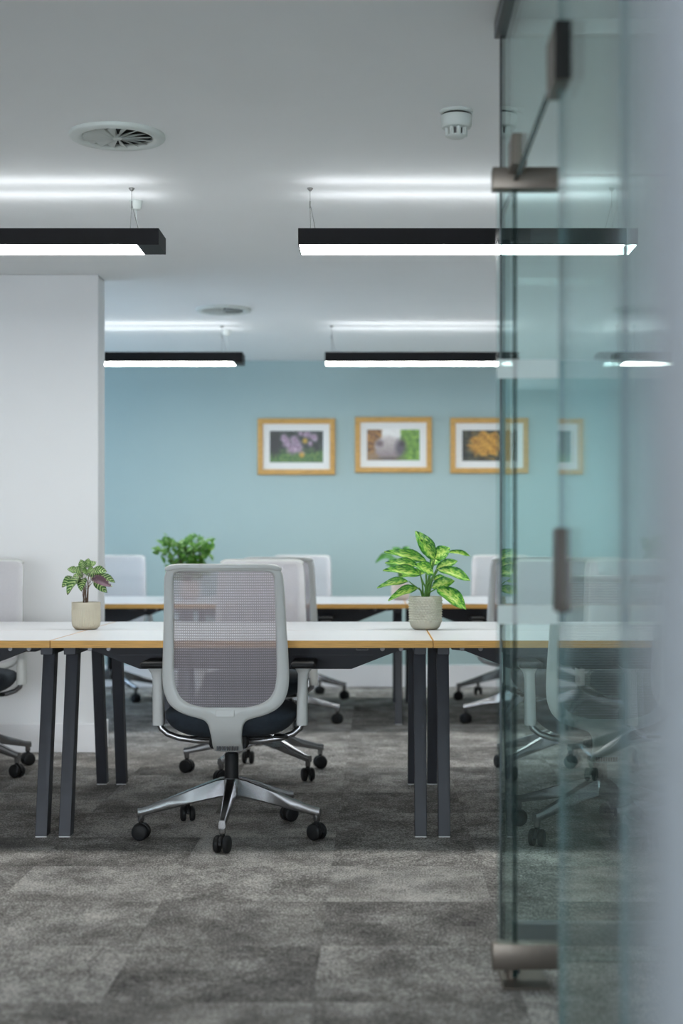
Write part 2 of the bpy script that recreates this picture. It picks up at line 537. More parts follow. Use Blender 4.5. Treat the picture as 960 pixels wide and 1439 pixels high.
DL = 3.70           # the open leaf
dr = thing('door_1', 'frameless glass door leaf standing open and facing the camera', 'door', (GX, DL, 0))
dr['kind'] = 'structure'
lx0, lx1 = -.038, .90
pane('glass_leaf', lx0, lx1, -.02, -.008, .05, 1.99, dr)
for z in (.883, 1.488):
    boxo('frosted_band', 'frost', lx0 + .001, lx1 - .001, -.0215, -.0202, z, z + .047, dr)
for z0, z1, nm in ((.036, .098, 'bottom_patch'), (1.952, 2.005, 'top_patch')):
    b = bmesh.new()
    box(b, -.05, .116, -.038, .012, z0, z1, .0025, 2)
    obj(nm, b, 'satin_steel', dr)
b = bmesh.new()
lathe(b, [(0, .006), (.012, .006), (.012, .04), (0, .04)], 16)
obj('pivot_pin', b, 'satin_steel', dr)
boxo('floor_spring_plate', 'satin_steel', -.028, .085, -.085, .09, .0005, .006, dr, .002)

# ------------------------------------------------------------------ bench desks
TZ = .730
DEPTH = 1.37
DW = 1.403
def make_bench_meshes():
    w = DW / 2 - .0015
    me = {}
    def top(y0, y1):
        b = bmesh.new(); box(b, -w + .002, w - .002, y0 + .002, y1 - .002, TZ - .027, TZ, .0006); return b
    def edge(y0, y1):
        b = bmesh.new()
        z0, z1 = TZ - .027, TZ - .0008
        box(b, -w, w, y0, y0 + .0018, z0, z1); box(b, -w, w, y1 - .0018, y1, z0, z1)
        box(b, -w, -w + .0018, y0 + .0018, y1 - .0018, z0, z1); box(b, w - .0018, w, y0 + .0018, y1 - .0018, z0, z1)
        return b
    mid = DEPTH / 2
    for k, (a, c) in enumerate(((0, mid - .006), (mid + .006, DEPTH))):
        me['top%d' % k] = mesh('desktop', top(a, c), 'desk_white')
        me['edge%d' % k] = mesh('edge_band', edge(a, c), 'desk_edge')
    # splayed legs: four, each a sheared box
    for sx in (-1, 1):
        for sy in (0, 1):
            b = bmesh.new()
            yt, yb = (.215, .075) if sy == 0 else (DEPTH - .215, DEPTH - .075)
            cx = sx * (w - .042)
            box(b, cx - .0225, cx + .0225, -.03, .03, 0.004, TZ - .045, .002)
            for v in b.verts:
                t = v.co.z / (TZ - .045)
                v.co.y += yb + (yt - yb) * t
            me['leg%d%d' % (sx, sy)] = mesh('leg', b, 'desk_metal')
            b = bmesh.new()
            box(b, cx - .021, cx + .021, yb - .028, yb + .03, 0.0, .0045)
            me['foot%d%d' % (sx, sy)] = mesh('foot_pad', b, 'chair_grey')
    for sx in (-1, 1):
        b = bmesh.new(); cx = sx * (w - .042)
        box(b, cx - .0225, cx + .0225, .14, DEPTH - .14, TZ - .062, TZ - .0275, .002)
        me['rail%d' % sx] = mesh('cross_rail', b, 'desk_metal')
    # tapered beam under each top
    for k, y in ((0, .18), (1, DEPTH - .18)):
        b = bmesh.new()
        e = w - .075
        poly = [(-e, TZ - .03), (-e, TZ - .045), (-e + .05, TZ - .05), (-w + .30, TZ - .118), (w - .30, TZ - .118), (e - .05, TZ - .05), (e, TZ - .045), (e, TZ - .03)]
        prism(b, poly, y - .012 if k == 0 else y - .10, y + .10 if k == 0 else y + .012, .001)
        # thin lips along the beam
        for z in (TZ - .066,):
            yy = y - .014 if k == 0 else y + .0125
            box(b, -w + .22, w - .22, yy, yy + .0015, z, z + .002)
        me['beam%d' % k] = mesh('cable_beam', b, 'tray_metal')
    t = bmesh.new()
    lathe(t, [(0, .006), (.008, .006), (.0085, .003), (.0085, 0)], 14)
    bmesh.ops.rotate(t, verts=t.verts, cent=(0, 0, 0), matrix=Matrix.Rotation(R(90), 3, 'X'))
    me['bolt'] = mesh('bolt', t, 'screw')
    b = bmesh.new()
    x = w - .26
    for dz in (0, .0105):
        box(b, x - .022, x + .022, .1655, .1678, TZ - .047 + dz, TZ - .0455 + dz)
    for dx in (-.022, .0205):
        box(b, x + dx, x + dx + .0015, .1655, .1678, TZ - .0455, TZ - .0365)
    me['plate'] = mesh('rating_plate', b, 'screw')
    return me
BM = make_bench_meshes()
def bench(cx, y0, label):
    t = thing('bench_desk', label, 'desk', (cx, y0, 0), 0, 'white bench desks in two rows')
    for k in (0, 1):
        d = put('desktop', BM['top%d' % k], t)
        e = put('edge_band', BM['edge%d' % k], d); e['label'] = 'ochre plywood edge'
        put('cable_beam', BM['beam%d' % k], t)
    for sx in (-1, 1):
        put('cross_rail', BM['rail%d' % sx], t)
        for sy in (0, 1):
            l = put('leg', BM['leg%d%d' % (sx, sy)], t)
            put('foot_pad', BM['foot%d%d' % (sx, sy)], l)
    for sx in (-1, 1):
        for dx in (.115, .185):
            put('bolt', BM['bolt'], t, (sx * (DW / 2 - dx), .1675, TZ - .042))
    put('rating_plate', BM['plate'], t)
    return t
R1, R2 = 5.47, 8.95
JX = .208
bench(JX - DW * 1.5, R1, 'white bench desk at the left edge of the front row, cut off by the frame')
bench(JX - DW * .5, R1, 'white bench desk in the front row with the large mesh chair pushed up to it')
bench(JX + DW * .5, R1, 'white bench desk in the front row seen through the glass door')
bench(JX - .03 - DW * 1.5, R2, 'white bench desk in the rear row emerging from behind the white wall pier')
bench(JX - .03 - DW * .5, R2, 'white bench desk in the middle of the rear row before the teal wall')
bench(JX - .03 + DW * .5, R2, 'white bench desk at the right of the rear row, largely behind the glass')

# ------------------------------------------------------------------ task chairs
def lerp_tab(tab, z):
    if z <= tab[0][0]: return tab[0][1]
    for (z0, y0), (z1, y1) in zip(tab, tab[1:]):
        if z <= z1:
            t = (z - z0) / (z1 - z0)
            t = t * t * (3 - 2 * t) * .5 + t * .5
            return y0 + (y1 - y0) * t
    return tab[-1][1]
YC = [(.32, -.10), (.36, -.165), (.42, -.215), (.50, -.238), (.60, -.242), (.70, -.250), (.85, -.275), (1.01, -.315)]
def back_y(x, z): return lerp_tab(YC, z) + .45 * x * x
PAIRS = [((0, 1.003), (0, .986)), ((.12, 1.003), (.11, .986)), ((.180, 1.0), (.155, .985)), ((.200, .992), (.170, .978)), ((.208, .975), (.176, .965)),
         ((.213, .94), (.178, .94)), ((.219, .80), (.181, .80)), ((.226, .66), (.183, .66)), ((.227, .60), (.182, .60)), ((.222, .555), (.175, .562)),
         ((.206, .515), (.158, .532)), ((.178, .488), (.132, .514)), ((.14, .470), (.10, .504)), ((.10, .459), (.078, .500)), ((.076, .450), (.062, .499)),
         ((.062, .430), (.050, .499)), ((.056, .39), (.038, .499)), ((.054, .345), (.026, .499)), ((.050, .327), (.014, .499)), ((.03, .322), (.007, .499)), ((0, .322), (0, .499))]
def dens(pairs, k):
    out = []
    n = len(pairs)
    for i in range(n - 1):
        p0, p1, p2, p3 = pairs[max(i - 1, 0)], pairs[i], pairs[i + 1], pairs[min(i + 2, n - 1)]
        for s in range(k):
            t = s / k
            q = []
            for e in (0, 1):
                c = []
                for a in (0, 1):
                    m1 = (p2[e][a] - p0[e][a]) / 2; m2 = (p3[e][a] - p1[e][a]) / 2
                    h = p2[e][a] - p1[e][a]
                    c.append((2*t**3-3*t**2+1)*p1[e][a] + (t**3-2*t*t+t)*m1*.8 + (-2*t**3+3*t*t)*p2[e][a] + (t**3-t*t)*m2*.8)
                q.append(tuple(c))
            out.append(tuple(q))
    out.append(pairs[-1])
    return out
def make_chair_meshes():
    me = {}
    half = dens(PAIRS, 3)
    loop = half + [((-o[0], o[1]), (-i[0], i[1])) for o, i in half[-2:0:-1]]
    N, S = len(loop), 8
    b = bmesh.new()
    th = .024
    front, back = [], []
    for (o, i) in loop:
        fr, bk = [], []
        for s in range(S + 1):
            t = s / S
            x = o[0] + (i[0] - o[0]) * t; z = o[1] + (i[1] - o[1]) * t
            y = back_y(x, z)
            e = math.sqrt(max(0, 1 - (2 * t - 1) ** 2)) ** .55
            bk.append(b.verts.new((x, y - th * .5 * e, z)))
            fr.append(b.verts.new((x, y + th * .5 * e, z)) if 0 < s < S else bk[-1])
        front.append(fr); back.append(bk)
    for i in range(N):
        j = (i + 1) % N
        for s in range(S):
            b.faces.new((back[i][s], back[j][s], back[j][s + 1], back[i][s + 1]))
            b.faces.new((front[i][s + 1], front[j][s + 1], front[j][s], front[i][s]))
    me['frame'] = mesh('back_frame', b, 'chair_grey', 60)
    # top cap rail
    b = bmesh.new()
    pts = [(x, back_y(x, 1.0) - .006, 1.003 - 1.1 * max(0, abs(x) - .155) ** 1.6) for x in [-.205 + .41 * k / 24 for k in range(25)]]
    tube(b, pts, [.006 + .005 * min(1, 12 * (1 - abs(2 * k / 24 - 1))) for k in range(25)], 10)
    me['rail'] = mesh('top_rail', b, 'chair_grey', 60)
    # woven sheet
    b = bmesh.new()
    uvl = b.loops.layers.uv.new('UVMap')
    inner = [i for _, i in half]
    def xi(z):
        best = 0
        for (x0, z0), (x1, z1) in zip(inner, inner[1:]):
            if (z0 - z) * (z1 - z) <= 0 and z0 != z1:
                best = max(best, x0 + (x1 - x0) * (z - z0) / (z1 - z0))
        return best
    outer = [o for o, _ in half]
    def xo(z):
        if z < .60: return min(.2225, xi(z) + .036)
        best = 0
        for (x0, z0), (x1, z1) in zip(outer, outer[1:]):
            if (z0 - z) * (z1 - z) <= 0 and z0 != z1:
                best = max(best, x0 + (x1 - x0) * (z - z0) / (z1 - z0))
        return best - .002
    NZ, NXs = 52, 18
    rows = []
    for a in range(NZ + 1):
        z = .4999 + (1.0005 - .4999) * a / NZ
        w = xo(z)
        rows.append([b.verts.new((w * (2 * k / NXs - 1), back_y(w * (2 * k / NXs - 1), z) + .0135, z)) for k in range(NXs + 1)])
    for r0, r1 in zip(rows, rows[1:]):
        for k in range(NXs):
            f = b.faces.new((r0[k], r0[k + 1], r1[k + 1], r1[k]))
            for l in f.loops: l[uvl].uv = (l.vert.co.x + 1, l.vert.co.z)
    me['web'] = mesh('mesh_panel', b, 'mesh_face', 60)
    b = bmesh.new()
    uvl = b.loops.layers.uv.new('UVMap')
    rows = []
    for a in range(NZ + 1):
        z = .4999 + (.985 - .4999) * a / NZ
        w = xi(z) + .006
        rows.append([b.verts.new((w * (2 * k / NXs - 1), back_y(w * (2 * k / NXs - 1), z) + .005, z)) for k in range(NXs + 1)])
    for r0, r1 in zip(rows, rows[1:]):
        for k in range(NXs):
            f = b.faces.new((r0[k], r0[k + 1], r1[k + 1], r1[k]))
            for l in f.loops: l[uvl].uv = (l.vert.co.x + 1, l.vert.co.z)
    me['web_back'] = mesh('mesh_shade_layer', b, 'mesh_back_shaded', 60)  # second sheet, added so the back reads as shaded
    # spine badge recess and foot vents
    b = bmesh.new()
    box(b, -.033, .033, back_y(0, .478) - .0135, back_y(0, .478) - .0105, .466, .491, .001)
    me['badge'] = mesh('spine_plate', b, 'chair_grey')
    b = bmesh.new()
    for k in range(9):
        x = -.036 + k * .009
        box(b, x - .003, x + .003, back_y(0, .345) - .0155, back_y(0, .345) - .008, .334, .352)
    me['vents'] = mesh('spine_vent', b, 'tray_metal')
    # seat: deep rounded pad
    b = bmesh.new()
    nu, nv = 44, 18
    rings = []
    for v in range(nv + 1):
        ph = -PI / 2 + PI * v / nv
        c, s = math.cos(ph), math.sin(ph)
        cc = abs(c) ** .5
        zz = (.042 * abs(s) ** .8) if s > 0 else -(.085 * abs(s) ** 1.25)
        ring = []
        for u in range(nu):
            a = 2 * PI * u / nu
            ca, sa = math.cos(a), math.sin(a)
            x = .245 * cc * math.copysign(abs(ca) ** .55, ca)
            y = .05 + .235 * cc * math.copysign(abs(sa) ** .6, sa)
            ring.append(b.verts.new((x, y, .452 + zz - .03 * max(0, (y - .18) / .1) ** 2 * (.5 if s > 0 else .2))))
        rings.append(ring)
    for r0, r1 in zip(rings, rings[1:]):
        for u in range(nu):
            b.faces.new((r0[u], r0[(u + 1) % nu], r1[(u + 1) % nu], r1[u]))
    b.faces.new(rings[0][::-1]); b.faces.new(rings[-1])
    bmesh.ops.remove_doubles(b, verts=b.verts, dist=1e-5)
    me['seat'] = mesh('seat', b, 'seat_fabric', 70)
    b = bmesh.new()
    box(b, -.07, .07, -.13, .16, .335, .385, .012, 2)
    box(b, -.185, -.05, -.06, -.03, .358, .372, .004)
    box(b, .05, .2, -.06, -.03, .358, .372, .004)
    box(b, .16, .215, -.075, -.02, .368, .378, .003)
    me['mech'] = mesh('tilt_mechanism', b, 'chair_black')
    # gas column
    b = bmesh.new()
    lathe(b, [(0, .21), (.026, .21), (.026, .30), (.022, .305), (.015, .306), (.015, .345), (0, .345)], 24)
    me['column'] = mesh('gas_column', b, 'chair_black')
    b = bmesh.new()
    lathe(b, [(0, .135), (.03, .135), (.038, .15), (.038, .205), (.032, .214), (0, .214)], 28)
    me['hub'] = mesh('base_hub', b, 'aluminium')
    # leg pointing along -y (towards the back), tapering and falling
    b = bmesh.new()
    secs = [(.025, .022, .145, .212), (.06, .022, .142, .208), (.14, .019, .128, .182), (.24, .0155, .108, .147), (.318, .013, .093, .122), (.338, .013, .089, .118), (.352, .0125, .088, .116)]
    rg = []
    for y, w, z0, z1 in secs:
        cz = [(-w, z0 + .006), (-w * .8, z0), (w * .8, z0), (w, z0 + .006), (w * .78, z1 - .003), (w * .6, z1), (-w * .6, z1), (-w * .78, z1 - .003)]
        rg.append([b.verts.new((x, -y, z)) for x, z in cz])
    for r0, r1 in zip(rg, rg[1:]):
        for k in range(8):
            b.faces.new((r0[k], r0[(k + 1) % 8], r1[(k + 1) % 8], r1[k]))
    b.faces.new(rg[0]); b.faces.new(rg[-1][::-1])
    t = bmesh.new()
    lathe(t, [(0, .068), (.0115, .068), (.0125, .07), (.0125, .10), (0, .10)], 14, (0, -.338))
    merge(b, t)
    me['leg'] = mesh('leg', b, 'aluminium', 35)
    # caster: hood plus two wheels, trailing sideways
    b = bmesh.new()
    n = 12
    A = [PI * k / n for k in range(n + 1)]
    hood = [(.0335 * math.cos(a) , .031 + .0335 * math.sin(a)) for a in A] + [(-.025, .03), (.025, .03)]
    prism(b, hood, -.006, .006, .001)
    t = bmesh.new(); lathe(t, [(0, .05), (.009, .05), (.009, .076), (0, .076)], 12); merge(b, t)
    me['caster'] = mesh('caster', b, 'chair_black')
    for s in (-1, 1):
        b = bmesh.new()
        t = bmesh.new()
        lathe(t, [(0, -.011), (.02, -.011), (.027, -.009), (.031, -.004), (.031, .004), (.029, .0085), (0, .0095)], 24)
        merge(b, t, 0, Matrix.Translation((0, s * .0175, .031)) @ Matrix.Rotation(R(90 * s), 4, 'X'))
        me['wheel%d' % s] = mesh('wheel', b, 'chair_black')
    for s in (-1, 1):
        b = bmesh.new()
        tube(b, [(s * .03, -.02, .350), (s * .07, -.035, .352), (s * .13, -.05, .358), (s * .19, -.055, .368), (s * .232, -.05, .382), (s * .256, -.047, .402), (s * .264, -.045, .425), (s * .265, -.045, .46)], .0115, 12)
        me['tube%d' % s] = mesh('arm_tube', b, 'tube_metal', 60)
        b = bmesh.new()
        rg = []
        for z, w, d, x in ((.415, .0205, .033, .265), (.43, .021, .034, .265), (.58, .0185, .031, .268), (.605, .020, .033, .270), (.622, .030, .042, .272), (.631, .038, .050, .273)):
            ring = []
            for k in range(16):
                a = 2 * PI * k / 16
                ring.append(b.verts.new((s * (x + w * math.copysign(abs(math.cos(a)) ** .5, math.cos(a))), -.045 + d * math.copysign(abs(math.sin(a)) ** .5, math.sin(a)), z)))
            rg.append(ring)
        for r0, r1 in zip(rg, rg[1:]):
            for k in range(16): b.faces.new((r0[k], r0[(k + 1) % 16], r1[(k + 1) % 16], r1[k]))
        b.faces.new(rg[0][::-1]); b.faces.new(rg[-1])
        me['post%d' % s] = mesh('arm_post', b, 'chair_grey', 50)
        b = bmesh.new()
        box(b, s * .273 - .045, s * .273 + .045, -.165, .06, .631, .655, .011, 3)
        me['pad%d' % s] = mesh('arm_pad', b, 'chair_black', 60)
    return me
CM = make_chair_meshes()
def chair(x, y, facing, base, label, group, back_drop=0.0):
    """facing 0 = sitter looks away from the camera, 180 = towards it"""
    t = thing('task_chair', label, 'chair', (x, y, 0), R(facing), group)
    bd = (0, 0, -back_drop)                 # the back slides up and down on its spine
    bf = put('back_frame', CM['frame'], t, bd)
    put('spine_plate', CM['badge'], bf); put('spine_vent', CM['vents'], bf)
    put('top_rail', CM['rail'], t, bd)
    w = put('mesh_panel', CM['web'], t, bd); w['label'] = 'pale woven mesh face'
    w = put('mesh_shade_layer', CM['web_back'], t, bd); w['label'] = 'added back sheet of the mesh, greyed for shade, in rows'
    put('seat', CM['seat'], t)
    put('tilt_mechanism', CM['mech'], t)
    put('gas_column', CM['column'], t)
    put('base_hub', CM['hub'], t)
    for s in (-1, 1):
        put('arm_tube', CM['tube%d' % s], t)
        ps = put('arm_post', CM['post%d' % s], t)
        put('arm_pad', CM['pad%d' % s], t)
    for k in range(5):
        a = R(base + 72 * k - facing)
        put('leg', CM['leg'], t, rot=(0, 0, a))
        c = put('caster', CM['caster'], t, loc=(.338 * math.sin(a), -.338 * math.cos(a), 0), rot=(0, 0, a + R(90 + ((k * 67 + int(x * 90)) % 70 - 35))))
        for s in (-1, 1): put('wheel', CM['wheel%d' % s], c)
    return t
GB, GFc = 'mesh task chairs seen from behind', 'mesh task chairs facing the camera'
chair(-.540, 5.575, 0, 0, 'large pale grey mesh task chair seen from behind, nearest to us', GB)
chair(.835, 5.575, 0, 22, 'mesh task chair, its back to us, behind the glass door in the front row', GB, .04)
chair(-.575, 9.05, 0, 20, 'grey-backed task chair at the rear desk, its top showing above the nearest chair', GB)
chair(.880, 9.05, 0, 50, 'grey-backed task chair at the rear desk just left of the glass edge', GB)
chair(-.565, 7.07, 180, 30 + 90, 'pale task chair facing us straight behind the large mesh chair across the front desk', GFc)
chair(-1.965, 7.12, 178, 60, 'pale task chair facing us at the left edge of the frame', GFc)
chair(.885, 7.08, 180, 20, 'pale task chair facing us across the front desk behind the glass door', GFc)
chair(-1.87, 10.52, 182, 40, 'pale task chair facing us at the rear desk beside the white wall pier', GFc)
chair(-.560, 10.55, 176, 10, 'pale task chair facing us at the rear desk, just right of the grey-backed one', GFc)
chair(.905, 10.52, 181, 66, 'pale task chair facing us at the rear desk, right of the variegated plant', GFc)

# ------------------------------------------------------------------ pendant lamps
def lamp(x0, x1, yf, zb, dark0, dark1, wires, label):
    wd, hh = .20, .064
    t = thing('pendant_lamp', label, 'lamp', ((x0 + x1) / 2, yf + wd / 2, zb), 0, 'black linear pendant lamps')
    L = (x1 - x0) / 2
    hw = wd / 2
    b = bmesh.new()
    box(b, -L, L, -hw, -hw + .004, 0, hh); box(b, -L, L, hw - .004, hw, 0, hh)
    box(b, -L + .001, L - .001, -hw + .004, hw - .004, hh * .45, hh * .5)
    for s in (-1, 1):
        y0, y1 = sorted((s * (hw - .004), s * .092))
        box(b, -L, L, y0, y1, hh - .004, hh)
    box(b, -L, L, -.068, .068, hh - .004, hh)
    obj('housing', b, 'lamp_black', t)
    for s, dk in ((-1, dark0), (1, dark1)):
        b = bmesh.new()
        xa, xb = sorted((s * L, s * (L + .003)))
        box(b, xa, xb, -hw, hw, 0, hh)
        if dk:
            xa, xb = sorted((s * L, s * (L - dk)))
            box(b, xa, xb, -hw + .004, hw - .004, .0, .006)
        obj('end_cap', b, 'lamp_black', t)
    boxo('diffuser', 'lamp_glow', -L + (dark0 or .002), L - (dark1 or .002), -hw + .004, hw - .002, -.0005, .004, t)
    for s in (-1, 1):
        y0, y1 = sorted((s * .069, s * .091))
        boxo('uplight_slot', 'lamp_slot', -L + .02, L - .02, y0, y1, hh * .55, hh - .006, t)
        area_light('uplight', (0, s * .088, hh + .002), (PI + R(10) * -s, 0, 0), 2 * L - .06, .02, LAMP_UP * .21 * (2 * L), (.93, .93, 1.0), 64, t)
        area_light('uplight', (0, s * .088, hh + .003), (PI + R(10) * -s, 0, 0), 2 * L - .06, .02, LAMP_UP * .85 * (2 * L), (.95, .98, 1.0), 172, t)
    for wx in wires:
        top = HC - zb
        b = bmesh.new()
        lathe(b, [(0, top - .012), (.004, top - .012), (.006, top - .01), (.012, top - .003), (.012, top), (0, top)], 16, (wx, 0))
        obj('ceiling_hook', b, 'wire', t)
        b = bmesh.new()
        kn = top - .06
        tube(b, [(wx, 0, top - .008), (wx, 0, kn)], .0012, 6)
        tube(b, [(wx, 0, kn + .008), (wx, 0, kn - .02)], .003, 8)
        tube(b, [(wx, 0, kn), (wx + .004, -.06, hh)], .0012, 6)
        tube(b, [(wx, 0, kn), (wx + .02, .05, hh + .02), (wx + .028, .06, hh)], .0012, 6)
        tube(b, [(wx + .028, .06, hh), (wx + .038, .055, hh + .028)], .0012, 6)
        obj('suspension_cable', b, 'wire', t)
    return t
LZ = 2.250
l1 = lamp(-2.22, -.851, 5.82, LZ, 0, .083, [.566, -.55], 'black linear pendant lamp at upper left, running off the frame')
lamp(-.302, 1.017, 5.82, LZ, 0, 0, [-.62, .62], 'black linear pendant lamp nearest us at upper right, its end behind the glass')
lamp(-2.15, -.857, 9.52, LZ, 0, .06, [.51, -.5], 'black linear pendant lamp in the far row left of centre')
lamp(-.326, .91, 9.52, LZ, 0, .05, [-.58, .5], 'black linear pendant lamp in the far row above the framed photographs')
lamp(1.42, 2.68, 9.52, LZ, .05, 0, [-.5, .5], 'black linear pendant lamp of the far row seen only through the glass')
# driver boxes on the ceiling beside the left lamps
for (px, py, d, s, lab) in ((191, 279, 6.14, 1.0, 'small white cable rose on the ceiling above the near left lamp'), (318, 460, 9.80, 1.0, 'small white cable rose on the ceiling above the far left lamp')):
    p = P(px, py, d)
    t = thing('cable_rose', lab, 'cable rose', (p.x, d, HC), 0, 'cable roses')
    b = bmesh.new()
    lathe(b, [(0, -.036), (.018, -.036), (.023, -.030), (.026, -.004), (.028, 0), (0, 0)], 24)
    obj('cover', b, 'fitting_white', t)
    b = bmesh.new()
    tube(b, [(0, 0, -.036), (.006, -.02, -.08), (.02, -.06, -.13), (.0, -.09, -.18)], .0016, 6)
    obj('flex', b, 'fitting_white', t)

# ------------------------------------------------------------------ ceiling fittings
def diffuser(px, py, d, label):
    p = P(px, py, d)
    t = thing('air_diffuser', label, 'air vent', (p.x, d, HC), 0, 'round swirl air diffusers')
    b = bmesh.new()
    lathe(b, [(.163, 0), (.164, -.010), (.160, -.015), (.135, -.017), (.124, -.014), (.118, -.006), (.118, -.001)], 64)
    obj('rim', b, 'fitting_white', t, 50)
    b = bmesh.new()
    lathe(b, [(0, -.002), (.119, -.002), (.119, -.0005), (0, -.0005)], 48)
    obj('plenum_shade', b, 'shade_black', t)  # flat black disc painting the shade inside the duct; nothing is recessed
    b = bmesh.new()
    lathe(b, [(0, -.017), (.016, -.017), (.02, -.012), (.02, -.004), (0, -.004)], 24)
    obj('hub', b, 'vane_grey', t)
    b = bmesh.new()
    n = 16
    q = [b.verts.new(v) for v in ((.018, -.004, -.016), (.118, -.015, -.016), (.118, .012, -.005), (.018, .003, -.005))]
    q2 = [b.verts.new(v.co + Vector((0, 0, .0012))) for v in q]
    b.faces.new(q); b.faces.new(q2[::-1])
    for i in range(4): b.faces.new((q[i], q2[i], q2[(i + 1) % 4], q[(i + 1) % 4]))
    vm = mesh('vane', b, 'vane_grey')
    for k in range(n):
        put('vane', vm, t, rot=(0, 0, 2 * PI * k / n))
diffuser(165, 189, 2100 * (HC - H) / 579, 'round white swirl air diffuser on the ceiling nearest us')
diffuser(314, 434, 2100 * (HC - H) / 334, 'round white swirl air diffuser farther back on the ceiling')
dd = 2100 * (HC - H) / 612
t = thing('smoke_detector', 'white domed smoke detector on the ceiling left of the glass', 'smoke detector', (P(641.5, 156, dd).x, dd, HC))
b = bmesh.new(); lathe(b, [(0, 0), (.054, 0), (.054, -.006), (.050, -.010), (0, -.010)], 40); obj('mounting_base', b, 'fitting_white', t)
b = bmesh.new(); lathe(b, [(0, -.010), (.043, -.010), (.043, -.018), (0, -.018)], 40); obj('gap_shade', b, 'shade_black', t)  # black collar painting the shade between base and body
b = bmesh.new(); lathe(b, [(0, -.016), (.049, -.016), (.051, -.019), (.050, -.050), (.046, -.056), (.034, -.058), (0, -.058)], 40); obj('body', b, 'fitting_white', t)
b = bmesh.new(); lathe(b, [(0, -.057), (.024, -.057), (.024, -.080), (0, -.080)], 28); obj('sensor_core', b, 'dark_steel', t)
b = bmesh.new()
for k in range(8):
    a = 2 * PI * k / 8 + .2
    tube(b, [(.031 * math.cos(a), .031 * math.sin(a), -.056), (.029 * math.cos(a), .029 * math.sin(a), -.082)], .0075, 8)
lathe(b, [(0, -.079), (.031, -.079), (.031, -.083), (.025, -.088), (0, -.089)], 32)
obj('cage', b, 'fitting_white', t)

# ------------------------------------------------------------------ framed photographs on the far wall
def blob(u, v, cu, cv, ru, rv, soft=.25, wob=0.0, seed=0):
    d = math.hypot((u - cu) / ru, (v - cv) / rv)
    if wob: d += wob * noise.noise(Vector((u * 9 + seed, v * 9, seed)))
    return max(0, min(1, (1 + soft - d) / (2 * soft)))
def mixc(a, b, t): return tuple(x + (y - x) * t for x, y in zip(a, b))
def ink_flowers(u, v):
    n = noise.noise(Vector((u * 11, v * 8, 1))); n2 = noise.noise(Vector((u * 22, v * 15, 5)))
    c = mixc((26, 38, 34), (58, 66, 62), max(0, min(1, .5 + n)))
    g = max(0, min(1, (.48 - v) / .2 + n * .6))
    c = mixc(c, mixc((46, 92, 38), (112, 150, 70), max(0, min(1, .5 + n2))), g * .9)
    c = mixc(c, (20, 26, 26), blob(u, v, .08, .6, .12, .35, .5))
    for (a, b_, r) in ((.33, .62, .11), (.46, .74, .09), (.52, .5, .12), (.42, .40, .11), (.7, .88, .09), (.84, .78, .08), (.27, .78, .08), (.6, .3, .07), (.76, .6, .06), (.58, .92, .06)):
        k = blob(u, v, a, b_, r * .8, r * 1.2, .45, .5, a * 9)
        c = mixc(c, mixc((150, 116, 142), (206, 178, 204), max(0, min(1, .5 + n2 * 1.5))), k * .85)
    for (a, b_) in ((.60, .24), (.66, .68)):
        c = mixc(c, (196, 156, 56), blob(u, v, a, b_, .045, .08, .5))
    return c
def ink_muzzle(u, v):
    n = noise.noise(Vector((u * 14, v * 10, 3))); n2 = noise.noise(Vector((u * 30, v * 22, 9)))
    grass = mixc((70, 122, 34), (142, 182, 70), max(0, min(1, .5 + n)))
    brown = mixc((96, 62, 26), (180, 124, 56), max(0, min(1, .5 + n)))
    c = mixc(brown, grass, max(0, min(1, (u - .45) * 6)))
    c = mixc(c, (150, 120, 90), blob(u, v, .15, .12, .2, .15, .6))
    k = blob(u, v, .46, .88, .18, .50, .10, .12, 2)
    c = mixc(c, mixc((206, 202, 198), (240, 238, 234), max(0, min(1, v + n * .3))), k)
    k = blob(u, v, .41, .40, .27, .40, .10, .10, 4)
    face = mixc((124, 108, 110), (214, 206, 202), max(0, min(1, .05 + v * 1.15 + n2 * .3)))
    c = mixc(c, face, k)
    c = mixc(c, (70, 66, 78), blob(u, v, .64, .42, .10, .26, .5) * .85)
    c = mixc(c, (92, 72, 78), blob(u, v, .24, .55, .07, .1, .5) * .8)
    c = mixc(c, (54, 46, 52), blob(u, v, .66, .54, .05, .09, .4) * .9)
    c = mixc(c, (90, 78, 72), blob(u, v, .42, .06, .25, .06, .6) * .8)
    return c
def ink_fungus(u, v):
    n = noise.noise(Vector((u * 10, v * 8, 11))); n2 = noise.noise(Vector((u * 26, v * 18, 13)))
    c = mixc((34, 36, 30), (84, 84, 66), max(0, min(1, .45 + n)))
    k = blob(u, v, .46, .55, .33, .42, .18, .5, 8)
    w = abs(math.sin((n2 * 3 + u * 14 + v * 9)))
    c = mixc(c, mixc((140, 88, 28), (222, 168, 72), w), k)
    c = mixc(c, (60, 74, 40), max(0, min(1, (u - .78) * 6)) * .7)
    return c
